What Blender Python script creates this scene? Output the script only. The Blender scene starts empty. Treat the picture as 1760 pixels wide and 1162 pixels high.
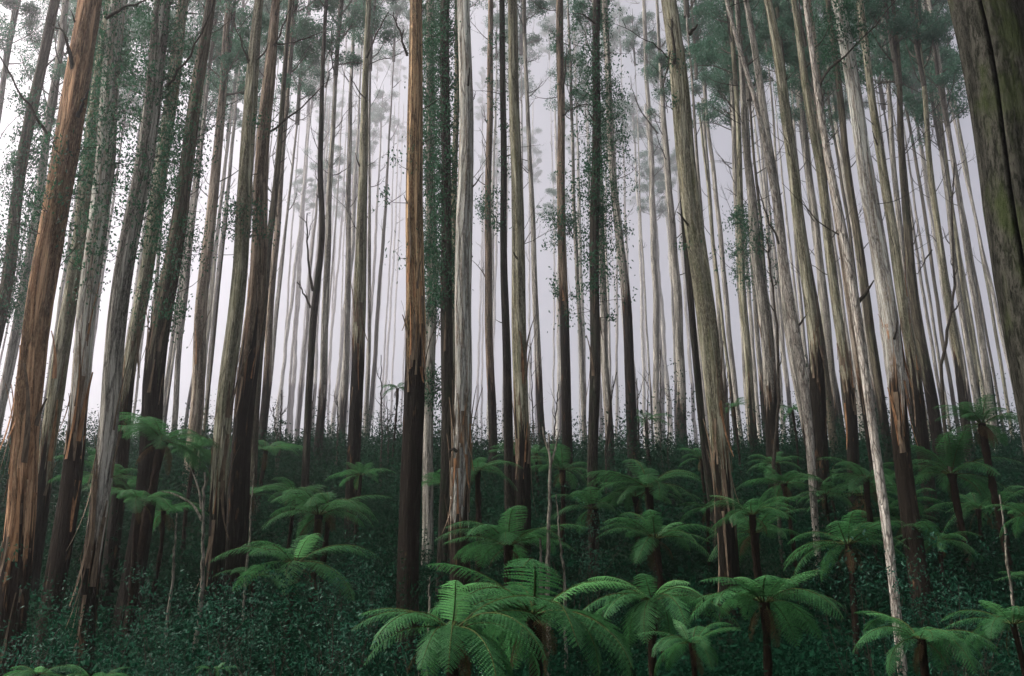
import bpy, math, random
import numpy as np
from mathutils import Vector, Matrix
R = math.radians
random.seed(7)
rng = np.random.default_rng(11)
sc = bpy.context.scene
COL = sc.collection

# ------------------------------------------------------------------ camera, sky, sun, exposure
PITCH = R(18.0); FPX = 1500.0
cam = bpy.data.cameras.new('camera'); cam.sensor_width = 36; cam.lens = FPX / 1760 * 36
cam.clip_start = 0.1; cam.clip_end = 5000
co = bpy.data.objects.new('camera', cam); COL.objects.link(co)
co.location = (0, 0, 0); co.rotation_euler = (R(90) + PITCH, 0, 0)
sc.camera = co
SUN_EL, SUN_AZ = R(50), R(-88)            # azimuth from +Y towards +X
w = bpy.data.worlds.new('World'); sc.world = w; w.use_nodes = True
nt = w.node_tree; nt.nodes.clear()
sky = nt.nodes.new('ShaderNodeTexSky'); sky.sky_type = 'NISHITA'; sky.sun_disc = False
sky.sun_elevation = SUN_EL; sky.sun_rotation = SUN_AZ
sky.air_density = 0.5; sky.dust_density = 9.0; sky.ozone_density = 0.15; sky.altitude = 300
bg = nt.nodes.new('ShaderNodeBackground'); bg.inputs[1].default_value = 0.15
out = nt.nodes.new('ShaderNodeOutputWorld')
hs_ = nt.nodes.new('ShaderNodeHueSaturation'); hs_.inputs['Saturation'].default_value = .4   # overcast: the cloud deck takes the blue out
nt.links.new(sky.outputs[0], hs_.inputs['Color']); nt.links.new(hs_.outputs[0], bg.inputs[0]); nt.links.new(bg.outputs[0], out.inputs[0])
sun = bpy.data.lights.new('sun', 'SUN'); sun.energy = 1.7; sun.angle = R(12); sun.color = (1.0, 0.95, 0.9)
so = bpy.data.objects.new('sun', sun); COL.objects.link(so)
sd = Vector((math.sin(SUN_AZ) * math.cos(SUN_EL), math.cos(SUN_AZ) * math.cos(SUN_EL), math.sin(SUN_EL)))
so.rotation_euler = (-sd).to_track_quat('-Z', 'Y').to_euler(); so.location = (0, 0, 90)
sc.view_settings.view_transform = 'Standard'; sc.view_settings.look = 'None'
sc.view_settings.gamma = 1; sc.view_settings.exposure = 1.08
sc.cycles.use_denoising = True
sc.cycles.max_bounces = 7; sc.cycles.diffuse_bounces = 3; sc.cycles.glossy_bounces = 2
sc.cycles.transmission_bounces = 3; sc.cycles.volume_bounces = 3; sc.cycles.transparent_max_bounces = 8
sc.cycles.sample_clamp_indirect = 6

HAZE_DENSITY = 0.0013

# ------------------------------------------------------------------ helpers
SP, CP = math.sin(PITCH), math.cos(PITCH)
def ray(px, py):
    u = (px - 880) / FPX; v = (581 - py) / FPX
    return u, CP - v * SP, SP + v * CP
def at(px, py, Y):
    a, b, c = ray(px, py); k = Y / b
    return Vector((a * k, Y, c * k))
def width_m(wpx, P):
    return wpx * (P.y * CP + P.z * SP) / FPX

_gy = [-80, 0, 6, 13, 20, 26, 32, 38, 46, 55, 65, 80, 120, 200, 300, 400, 700]
_gz = [-1.7, -1.8, -2.9, -3.3, -2.3, -0.9, 1.4, 3.6, 6.4, 9.3, 11.2, 12.6, 19.5, 35, 53, 70, 108]
def ground(x, y):
    x = np.asarray(x, float); y = np.asarray(y, float)
    z = (np.interp(y - 1.5, _gy, _gz) + np.interp(y, _gy, _gz) + np.interp(y + 1.5, _gy, _gz)) / 3
    f = np.clip((y - 4) / 20, 0, 1) * 0.45
    z = z + f * (np.sin(x * .31 + y * .17) * .5 + np.sin(x * .13 - y * .09 + 2) * .8 + np.sin(x * .9 + 1) * np.sin(y * .7) * .2)
    return z
def g1(x, y): return float(ground(x, y))

def tag(o, label=None, cat=None, group=None, kind=None):
    if label: o['label'] = label
    if cat: o['category'] = cat
    if group: o['group'] = group
    if kind: o['kind'] = kind
    return o
def empty(name, loc, label, cat, group=None):
    o = bpy.data.objects.new(name, None); COL.objects.link(o); o.location = loc
    o.empty_display_size = .3
    return tag(o, label, cat, group)
def link(name, me, parent=None, loc=(0, 0, 0)):
    o = bpy.data.objects.new(name, me); COL.objects.link(o); o.location = loc
    if parent is not None: o.parent = parent
    return o
def mesh_np(name, V, F, mats, attrs=None, smooth=False, mi=None):
    """V (n,3), F (m,4) quads"""
    me = bpy.data.meshes.new(name)
    V = np.ascontiguousarray(V, np.float32); F = np.ascontiguousarray(F, np.int32)
    k = F.shape[1]
    me.vertices.add(len(V)); me.vertices.foreach_set('co', V.ravel())
    me.loops.add(F.size); me.loops.foreach_set('vertex_index', F.ravel())
    me.polygons.add(len(F)); me.polygons.foreach_set('loop_start', np.arange(0, F.size, k, dtype=np.int32))
    me.polygons.foreach_set('use_smooth', np.full(len(F), smooth))
    for m in mats: me.materials.append(m)
    if mi is not None: me.polygons.foreach_set('material_index', np.ascontiguousarray(mi, np.int32))
    for nm, (typ, dom, arr) in (attrs or {}).items():
        a = me.attributes.new(nm, typ, dom)
        a.data.foreach_set('vector' if typ == 'FLOAT_VECTOR' else 'value', np.ascontiguousarray(arr, np.float32).ravel())
    me.update(calc_edges=True); me.validate()
    return me

def unit(a): return a / np.maximum(np.linalg.norm(a, axis=-1, keepdims=True), 1e-9)
def leaves(C, D, N, L, W, fold=0.0):
    """diamond shaped leaves: centres C, directions D, normals N"""
    D = unit(D); S = unit(np.cross(D, N)); Nn = np.cross(S, D)
    L = np.asarray(L)[:, None]; W = np.asarray(W)[:, None]
    a = C - D * L * .5; b = C - D * L * .05 + S * W * .5 + Nn * W * fold; c = C + D * L * .5; d = C - D * L * .05 - S * W * .5 + Nn * W * fold
    V = np.stack([a, b, c, d], 1).reshape(-1, 3)
    F = np.arange(len(C) * 4).reshape(-1, 4)
    return V, F
def tube(P, rad, n=8, cap=True):
    """tube along points P (k,3) with radii; returns V,F"""
    P = np.asarray(P, float); rad = np.asarray(rad, float)
    T = unit(np.gradient(P, axis=0))
    ref = np.where(np.abs(T[:, 2:3]) > .9, np.array([[1., 0, 0]]), np.array([[0, 0, 1.]]))
    A = unit(np.cross(T, ref)); B = np.cross(T, A)
    # keep the frame from flipping
    for i in range(1, len(P)):
        a = A[i - 1] - T[i] * np.dot(A[i - 1], T[i]); A[i] = a / max(np.linalg.norm(a), 1e-9); B[i] = np.cross(T[i], A[i])
    th = np.linspace(0, 2 * math.pi, n, endpoint=False)
    V = (P[:, None] + rad[:, None, None] * (np.cos(th)[None, :, None] * A[:, None] + np.sin(th)[None, :, None] * B[:, None])).reshape(-1, 3)
    k = len(P); i = np.arange(k - 1)[:, None] * n; j = np.arange(n)[None, :]; jn = (j + 1) % n
    F = np.stack([i + j, i + jn, i + n + jn, i + n + j], -1).reshape(-1, 4)
    return V, F
class MB:
    def __init__(s): s.V = []; s.F = []; s.M = []; s.n = 0
    def add(s, VF, m=0):
        V, F = VF; s.V.append(V); s.F.append(F + s.n); s.M.append(np.full(len(F), m)); s.n += len(V); return s
    def mesh(s, name, mats, smooth=False, tint=False):
        V = np.concatenate(s.V); F = np.concatenate(s.F); M = np.concatenate(s.M)
        at_ = {'tint': ('FLOAT', 'FACE', rng.random(len(F)))} if tint else None
        return mesh_np(name, V, F, mats, at_, smooth, M)

# ------------------------------------------------------------------ materials
def nodes(m):
    m.use_nodes = True; t = m.node_tree; t.nodes.clear(); return t
class G:
    """tiny node graph helper"""
    def __init__(s, name):
        s.m = bpy.data.materials.new(name); s.t = nodes(s.m); s.N = s.t.nodes; s.L = s.t.links
    def n(s, typ, **kw):
        x = s.N.new(typ)
        for k, v in kw.items(): setattr(x, k, v)
        return x
    def set(s, sock, v):
        if hasattr(v, 'is_linked') or isinstance(v, bpy.types.NodeSocket): s.L.new(v, sock)
        else: sock.default_value = v
    def attr(s, name, out='Vector'):
        a = s.n('ShaderNodeAttribute'); a.attribute_name = name; return a.outputs[out]
    def math(s, op, a, b=0.0, clamp=False):
        x = s.n('ShaderNodeMath', operation=op, use_clamp=clamp); s.set(x.inputs[0], a); s.set(x.inputs[1], b); return x.outputs[0]
    def vmul(s, a, b):
        x = s.n('ShaderNodeVectorMath', operation='MULTIPLY'); s.set(x.inputs[0], a); s.set(x.inputs[1], b); return x.outputs[0]
    def vadd(s, a, b):
        x = s.n('ShaderNodeVectorMath', operation='ADD'); s.set(x.inputs[0], a); s.set(x.inputs[1], b); return x.outputs[0]
    def noise(s, v, scale, detail=4, rough=.55, dist=0.0):
        x = s.n('ShaderNodeTexNoise'); s.set(x.inputs['Vector'], v); x.inputs['Scale'].default_value = scale
        x.inputs['Detail'].default_value = detail; x.inputs['Roughness'].default_value = rough; x.inputs['Distortion'].default_value = dist
        return x.outputs['Fac']
    def step(s, f, lo, hi):
        x = s.n('ShaderNodeMapRange', interpolation_type='SMOOTHSTEP'); s.set(x.inputs[0], f)
        s.set(x.inputs[1], lo); s.set(x.inputs[2], hi); return x.outputs[0]
    def mix(s, f, a, b, typ='MIX'):
        x = s.n('ShaderNodeMix', data_type='RGBA', blend_type=typ); s.set(x.inputs[0], f)
        for k, v in ((6, a), (7, b)):
            s.set(x.inputs[k], (*v, 1) if isinstance(v, tuple) and len(v) == 3 else v)
        return x.outputs[2]
    def objrand(s):
        return s.n('ShaderNodeObjectInfo').outputs['Random']
    def out(s, sh):
        o = s.n('ShaderNodeOutputMaterial'); s.L.new(sh, o.inputs[0]); return s.m
    def bsdf(s, col, rough=.8, normal=None, spec=.3):
        b = s.n('ShaderNodeBsdfPrincipled'); s.set(b.inputs['Base Color'], (*col, 1) if isinstance(col, tuple) and len(col) == 3 else col)
        s.set(b.inputs['Roughness'], rough); b.inputs['Specular IOR Level'].default_value = spec
        if normal is not None: s.L.new(normal, b.inputs['Normal'])
        return b.outputs[0]
    def bump(s, h, st=.5, d=.02):
        b = s.n('ShaderNodeBump'); b.inputs['Strength'].default_value = st; b.inputs['Distance'].default_value = d
        s.L.new(h, b.inputs['Height']); return b.outputs[0]

def bark(name, A, B, C, S=None, streak=(9, 9, .38), plate=.5, cracks=1., wet=.7, moss=.15, mosscol=(.05, .07, .025)):
    """A clean bark, B streaks, C rough basal bark, S splinters at the transition"""
    g = G(name); bc = g.attr('bc'); st = g.attr('st', 'Fac')
    r = g.objrand(); off = g.n('ShaderNodeCombineXYZ'); g.set(off.inputs[0], g.math('MULTIPLY', r, 37.)); g.set(off.inputs[2], g.math('MULTIPLY', r, 91.))
    v = g.vadd(bc, off.outputs[0])
    n1 = g.noise(g.vmul(v, (streak[0] * 1.3, streak[1] * 1.3, streak[2] * 1.4)), 1.0, 7, .68, .5)
    n2 = g.noise(g.vmul(v, (streak[0] * 5, streak[1] * 5, streak[2] * 5)), 1.0, 5, .7, .3)
    n3 = g.noise(g.vmul(v, (2.6, 2.6, .20)), 1.0, 4, .6, .4)
    n4 = g.noise(g.vmul(v, (34, 34, 9)), 1.0, 5, .75)
    vv = g.vmul(v, (streak[0] * .75, streak[1] * .75, streak[2] * .9))
    wn = g.n('ShaderNodeTexNoise'); g.set(wn.inputs['Vector'], g.vmul(v, (6, 6, 1.2))); wn.inputs['Scale'].default_value = 1; wn.inputs['Detail'].default_value = 3
    vv = g.vadd(vv, g.vmul(wn.outputs['Color'], (.9, .9, .5)))
    vo = g.n('ShaderNodeTexVoronoi', feature='F1'); g.set(vo.inputs['Vector'], vv); vo.inputs['Scale'].default_value = 1
    ve = g.n('ShaderNodeTexVoronoi', feature='DISTANCE_TO_EDGE'); g.set(ve.inputs['Vector'], vv); ve.inputs['Scale'].default_value = 1
    sepc = g.n('ShaderNodeSeparateColor'); g.L.new(vo.outputs['Color'], sepc.inputs[0]); cell = sepc.outputs[0]
    crack = g.math('SUBTRACT', 1., g.step(ve.outputs['Distance'], .0, .09))
    A = tuple(min(.70, c * 1.8) for c in A); B = tuple(c * 1.2 for c in B)
    col = g.mix(g.step(n1, .42, .60), A, B)
    col = g.mix(g.math('MULTIPLY', cell, plate), col, tuple(c * .45 for c in B))
    col = g.mix(g.math('MULTIPLY', g.step(n3, .50, .57), wet), col, tuple(c * .13 for c in B))
    col = g.mix(g.math('MULTIPLY', g.step(n2, .54, .64), .75), col, tuple(c * .2 for c in B))
    col = g.mix(g.math('MULTIPLY', crack, .7 * cracks), col, tuple(c * .15 for c in B))
    col = g.mix(g.math('MULTIPLY', g.step(n4, .42, .70), .4), col, tuple(min(.66, c * 1.2) for c in A))
    m1 = g.noise(g.vmul(v, (2.2, 2.2, .9)), 1.0, 4, .6)
    col = g.mix(g.math('MULTIPLY', g.step(m1, .5, .66), moss), col, mosscol)
    # basal bark: ragged edge stretched along the trunk
    e1 = g.noise(g.vmul(v, (5.5, 5.5, .10)), 1.0, 3, .6)
    e2 = g.noise(g.vmul(v, (22, 22, .5)), 1.0, 3, .6)
    edge = g.math('ADD', st, g.math('ADD', g.math('MULTIPLY', g.math('SUBTRACT', e1, .5), -9.), g.math('MULTIPLY', g.math('SUBTRACT', e2, .5), -2.6)))
    fac = g.math('SUBTRACT', 1.0, g.step(edge, -.15, .12))
    b2 = g.step(g.noise(g.vmul(v, (13, 13, 1.3)), 1.0, 5, .65, .4), .48, .68)
    Cc = g.mix(b2, C, tuple(c * 2.2 + .006 for c in C))
    pat = g.step(g.noise(g.vmul(v, (4.5, 4.5, .9)), 1.0, 4, .6), .60, .70)
    Cc = g.mix(g.math('MULTIPLY', pat, .4), Cc, S or B)
    col = g.mix(fac, col, Cc)
    sp = g.math('MULTIPLY', g.math('MULTIPLY', g.step(edge, -.9, .1), g.math('SUBTRACT', 1., g.step(edge, .1, .7))), g.step(e2, .48, .6))
    if S: col = g.mix(g.math('MULTIPLY', sp, .8), col, S)
    col = g.mix(g.step(g.attr('gr', 'Fac'), .3, .6), col, (.004, .004, .003))  # shade inside the groove painted near-black, its depth alone stays too light
    h = g.math('ADD', g.math('MULTIPLY', n1, .5), g.math('ADD', g.math('MULTIPLY', n2, .35), g.math('MULTIPLY', fac, g.math('ADD', .5, g.math('MULTIPLY', b2, .6)))))
    h = g.math('ADD', h, g.math('ADD', g.math('MULTIPLY', n4, .2), g.math('MULTIPLY', crack, -.35 * cracks)))
    return g.out(g.bsdf(col, .78, g.bump(h, 1.0, .07), .05))

DK = (.012, .0105, .0075)
BARK = dict(
    pale=bark('pale_gum_bark', (.46, .41, .34), (.23, .19, .14), (.018, .014, .010), (.34, .20, .11), moss=.08, wet=.4, plate=.3),
    olive=bark('olive_gum_bark', (.255, .245, .185), (.14, .125, .07), DK, (.20, .11, .055), moss=.35),
    grey=bark('grey_gum_bark', (.31, .29, .25), (.13, .12, .10), DK, (.20, .11, .06), moss=.2),
    orange=bark('orange_peeling_bark', (.36, .22, .13), (.17, .085, .045), (.018, .013, .009), (.27, .15, .08), moss=.05),
    gold=bark('gold_brown_bark', (.38, .25, .14), (.12, .06, .03), (.014, .011, .008), (.22, .14, .08), streak=(11, 11, .3), wet=.8, moss=.05),
    tan=bark('tan_gum_bark', (.28, .24, .19), (.14, .10, .065), DK, (.25, .12, .05), moss=.12),
    brown=bark('brown_gum_bark', (.19, .15, .11), (.09, .06, .038), DK, (.18, .09, .045), moss=.2),
    dark=bark('dark_gum_bark', (.095, .085, .06), (.045, .038, .027), (.010, .008, .006), None, moss=.4, mosscol=(.02, .04, .015)),
    black=bark('black_wet_bark', (.040, .036, .028), (.020, .018, .014), (.012, .010, .008), None, moss=.4, mosscol=(.012, .03, .012)),
    lichen=bark('lichen_grey_bark', (.34, .31, .27), (.17, .14, .115), (.05, .04, .03), None, streak=(14, 14, 2.2), wet=.25, moss=.12),
    mossy=bark('mossy_old_bark', (.030, .029, .023), (.006, .007, .004), (.03, .025, .018), None, streak=(13, 13, 3.0), wet=.6, plate=.1, cracks=.0, moss=.75, mosscol=(.030, .042, .012)),
)
def simple(name, A, B, scale=(12, 12, 1.5), rough=.85):
    g = G(name); tc = g.n('ShaderNodeTexCoord').outputs['Object']
    n = g.noise(g.vmul(tc, scale), 1.0, 5, .65); return g.out(g.bsdf(g.mix(g.step(n, .38, .65), A, B), rough, g.bump(n, .8, .02), .05))
M_TWIG = simple('dark_twig_bark', (.03, .026, .02), (.055, .048, .038), (14, 14, 14))
M_LIMB = simple('grey_limb_bark', (.10, .092, .078), (.055, .05, .04), (6, 6, 6))
M_STRIP = simple('peeled_bark_strip', (.34, .19, .10), (.12, .06, .03), (20, 20, 2))
M_STRIPD = simple('grey_bark_strip', (.17, .13, .09), (.07, .05, .035), (20, 20, 2))
M_FTRUNK = simple('fibrous_fern_trunk', (.009, .006, .004), (.022, .014, .009), (22, 22, 9))
M_PALESTEM = simple('mottled_pale_stem', (.20, .185, .15), (.04, .037, .028), (16, 16, 5))
M_SOIL = simple('leaf_litter', (.006, .014, .007), (.010, .024, .012), (1.3, 1.3, 1.3))

def leafmat(name, A, B, trans=.35, rough=.5, spec=.35):
    g = G(name); t = g.attr('tint', 'Fac')
    geo = g.n('ShaderNodeNewGeometry').outputs['Position']
    n = g.step(g.noise(geo, .45, 3, .6), .35, .65)
    r = g.objrand()
    col = g.mix(t, A, B)
    col = g.mix(g.math('MULTIPLY', n, .45), col, tuple(c * .55 for c in A))
    col = g.mix(g.math('MULTIPLY', r, .25), col, B)
    p = g.bsdf(col, rough, None, spec)
    tr = g.n('ShaderNodeBsdfTranslucent'); g.set(tr.inputs[0], g.mix(.5, col, tuple(min(1, c * 1.6) for c in B)))
    mx = g.n('ShaderNodeMixShader'); mx.inputs[0].default_value = trans
    g.L.new(p, mx.inputs[1]); g.L.new(tr.outputs[0], mx.inputs[2])
    return g.out(mx.outputs[0])
M_CROWN = leafmat('gum_crown_leaf', (.022, .085, .055), (.055, .14, .085), .42, .6, .15)
M_TRUNKLEAF = leafmat('trunk_shoot_leaf', (.010, .052, .026), (.028, .10, .048), .35, .6, .15)
M_UNDER = leafmat('undergrowth_leaf', (.0015, .014, .007), (.007, .046, .022), .2, .75, .03)
M_SHRUB = leafmat('shrub_leaf', (.008, .045, .028), (.02, .085, .05), .3, .6, .15)
M_FERN = leafmat('fern_pinna', (.010, .060, .021), (.050, .160, .052), .35, .55, .12)
M_FERNB = leafmat('young_fern_pinna', (.06, .20, .06), (.11, .30, .10), .4, .42, .5)
M_FERND = leafmat('dead_fern_pinna', (.05, .032, .016), (.09, .055, .025), .2, .8, .1)
M_RACHIS = simple('fern_stalk', (.05, .07, .02), (.03, .03, .012))

# ------------------------------------------------------------------ terrain and haze
ys = np.concatenate([np.linspace(-80, 0, 9)[:-1], np.linspace(0, 90, 91), np.linspace(90, 740, 80)[1:]])
xs = np.concatenate([np.linspace(-460, -60, 41)[:-1], np.linspace(-60, 60, 121), np.linspace(60, 460, 41)[1:]])
X, Yg = np.meshgrid(xs, ys); Zg = ground(X, Yg)
nx, ny = len(xs), len(ys)
i = np.arange(ny - 1)[:, None] * nx; j = np.arange(nx - 1)[None, :]
F = np.stack([i + j, i + j + 1, i + j + 1 + nx, i + j + nx], -1).reshape(-1, 4)
tag(link('hillside_ground', mesh_np('hillside_ground', np.stack([X, Yg, Zg], -1).reshape(-1, 3), F, [M_SOIL], None, True)), 'dark forest hillside rising to a ridge', kind='structure')

g = G('haze'); vol = g.n('ShaderNodeVolumePrincipled'); vol.inputs['Color'].default_value = (.955, .915, .935, 1)
vol.inputs['Density'].default_value = HAZE_DENSITY; vol.inputs['Anisotropy'].default_value = .86
go = g.n('ShaderNodeOutputMaterial'); g.L.new(vol.outputs[0], go.inputs[1])
x0, x1, y0, y1, z0, z1 = -480, 480, -100, 760, -6, 360
bv = np.array([(a, b, c) for c in (z0, z1) for b in (y0, y1) for a in (x0, x1)], float)
bf = np.array([(0, 2, 3, 1), (4, 5, 7, 6), (0, 1, 5, 4), (2, 6, 7, 3), (0, 4, 6, 2), (1, 3, 7, 5)])
tag(link('haze', mesh_np('haze', bv, bf, [g.m])), 'pale mist filling the forest', kind='stuff')

# ------------------------------------------------------------------ trees
def trunk_mesh(name, P, Rr, mat, hs, n=20, seed=0, groove=None, rough=1.0):
    """P (k,3) centre line in local space, Rr radii, hs stocking height above base"""
    rs = np.random.default_rng(seed); k = len(P)
    th = np.linspace(0, 2 * math.pi, n, endpoint=False)[None, :]; h = (P[:, 2] - P[0, 2])[:, None]
    d = np.zeros((k, n))
    for m, a in ((2, .035), (3, .04), (5, .03), (7, .022), (9, .015)):
        d += rough * a * np.sin(m * th + rs.uniform(0, 6.3) + h * rs.uniform(-.25, .25) + 1.3 * np.sin(h * rs.uniform(.1, .4) + rs.uniform(0, 6)))
    d += rough * .02 * np.sin(h * 1.7 + rs.uniform(0, 6)) * np.sin(th + h * .5)
    d += rough * rs.normal(0, .014, (k, n))
    for _ in range(int(k * .3)):
        hk = rs.uniform(1, max(2, h[-1, 0])); tk = rs.uniform(0, 6.28); dt = (th - tk + math.pi) % (2 * math.pi) - math.pi
        d += rough * rs.uniform(-.10, .10) * np.exp(-(dt / rs.uniform(.2, .5)) ** 2 - ((h - hk) / rs.uniform(.2, 1.6)) ** 2)
    if hs is not None:
        rag = hs + 1.3 * np.sin(2 * th + rs.uniform(0, 6)) + .9 * np.sin(5 * th + rs.uniform(0, 6))
        d += .03 / (1 + np.exp((h - rag) * 4))
    rad = Rr[:, None] * (1 + d)
    flare = 1 + .55 * np.exp(-h / .7) * (1 + .25 * np.sin(4 * th + 1)); rad = rad * flare
    groove_shade = np.zeros((k, n))
    if groove is not None:
        groove = groove + .05 * np.sin(h * .5) + .02 * np.sin(h * 2.1)
        dd = (th - groove + math.pi) % (2 * math.pi) - math.pi
        rad = rad * (1 - .30 * np.exp(-(dd / .034) ** 2)) * (1 + .06 * np.exp(-((dd - .2) / .15) ** 2))
    if groove is not None: groove_shade = np.exp(-(dd / .04) ** 2)
    V = np.stack([P[:, 0:1] + rad * np.cos(th), P[:, 1:2] + rad * np.sin(th), np.repeat(P[:, 2:3], n, 1)], -1)
    bc = np.stack([Rr[:, None] * np.cos(th) + 0 * h, Rr[:, None] * np.sin(th) + 0 * h, h + 0 * th], -1)
    st = (h + 0 * th) - (hs if hs is not None else -60)
    i = np.arange(k - 1)[:, None] * n; j = np.arange(n)[None, :]; jn = (j + 1) % n
    F = np.stack([i + j, i + jn, i + n + jn, i + n + j], -1).reshape(-1, 4)
    return mesh_np(name, V.reshape(-1, 3), F, [mat], {'bc': ('FLOAT_VECTOR', 'POINT', bc), 'st': ('FLOAT', 'POINT', st), 'gr': ('FLOAT', 'POINT', groove_shade)}, True)

def twiggy(P0, D, L, r0, seed, depth=2, up=.25, n=5, mb=None, m=0, crook=.35):
    """a crooked branch with side twigs, as numpy tubes collected in mb; returns tips"""
    rs = np.random.default_rng(seed); mb = mb or MB(); k = 9
    P = [np.array(P0, float)]; d = unit(np.array(D, float)); tips = []
    for q in range(k - 1):
        d = unit(d + rs.normal(0, crook * .35, 3) + np.array([0, 0, up * .18]))
        P.append(P[-1] + d * L / (k - 1))
    P = np.array(P); rad = r0 * np.linspace(1, .25, k)
    mb.add(tube(P, rad, n), m)
    if depth > 0:
        for q in range(rs.integers(2, 5)):
            a = rs.integers(2, k - 1); dd = unit(P[a] - P[a - 1]) + rs.normal(0, .65, 3) + np.array([0, 0, .15])
            tips += twiggy(P[a], dd, L * rs.uniform(.3, .55), rad[a] * .6, int(rs.integers(1e9)), depth - 1, up, max(3, n - 1), mb, m, crook)[1]
    tips.append(P[-1])
    return mb, tips

def make_crown(seed, w=5.5, h=11, nclump=30, nleaf=95, leafL=.22):
    """limbs rising from the trunk top (origin = where the crown starts) ending in flat leaf clumps with gaps between"""
    rs = np.random.default_rng(seed); mb = MB(); tips = []
    mb.add(tube(np.array([[0, 0, 0], [.1, .05, h * .35], [-.1, .1, h * .7], [0, 0, h]]), [.20, .15, .09, .03], 7), 0)
    nl = 9
    for q in range(nl):
        z = h * (.02 + .8 * q / nl); a = q * 2.4 + rs.uniform(-.4, .4); L = w * rs.uniform(.55, 1.0) * (1 - .35 * q / nl)
        _, tp = twiggy((0, 0, z), (math.cos(a), math.sin(a), rs.uniform(.5, 1.1)), L, .07, int(rs.integers(1e9)), 2, .5, 4, mb, 0)
        tips += tp
    tips = np.array(tips); idx = rs.choice(len(tips), min(nclump, len(tips)), replace=False)
    C = []; 
    for q in idx:
        c = tips[q]; n_ = int(nleaf * rs.uniform(.5, 1.4)); s = rs.uniform(.55, 1.15)
        p = rs.normal(0, 1, (n_, 3)); p = p / np.linalg.norm(p, axis=1, keepdims=True) * rs.random((n_, 1)) ** .45 * np.array([1.1, 1.1, .7]) * s * rs.uniform(.6, 1.2)
        C.append(c + p)
    C = np.concatenate(C); n = len(C)
    D = rs.normal(0, 1, (n, 3)); D[:, 2] -= .8; N = rs.normal(0, 1, (n, 3))
    mb.add(leaves(C, D, N, rs.uniform(.7, 1.2, n) * leafL, rs.uniform(.7, 1.2, n) * leafL * .45), 1)
    return mb.mesh('crown', [M_LIMB, M_CROWN], False, True)
CROWNS = [make_crown(100 + q, w, h, nc, nl) for q, (w, h, nc, nl) in enumerate(((5, 12, 44, 190), (6, 11, 50, 190), (4.2, 13, 42, 190), (5.5, 10, 46, 190), (4.5, 14, 48, 180)))]

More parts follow.
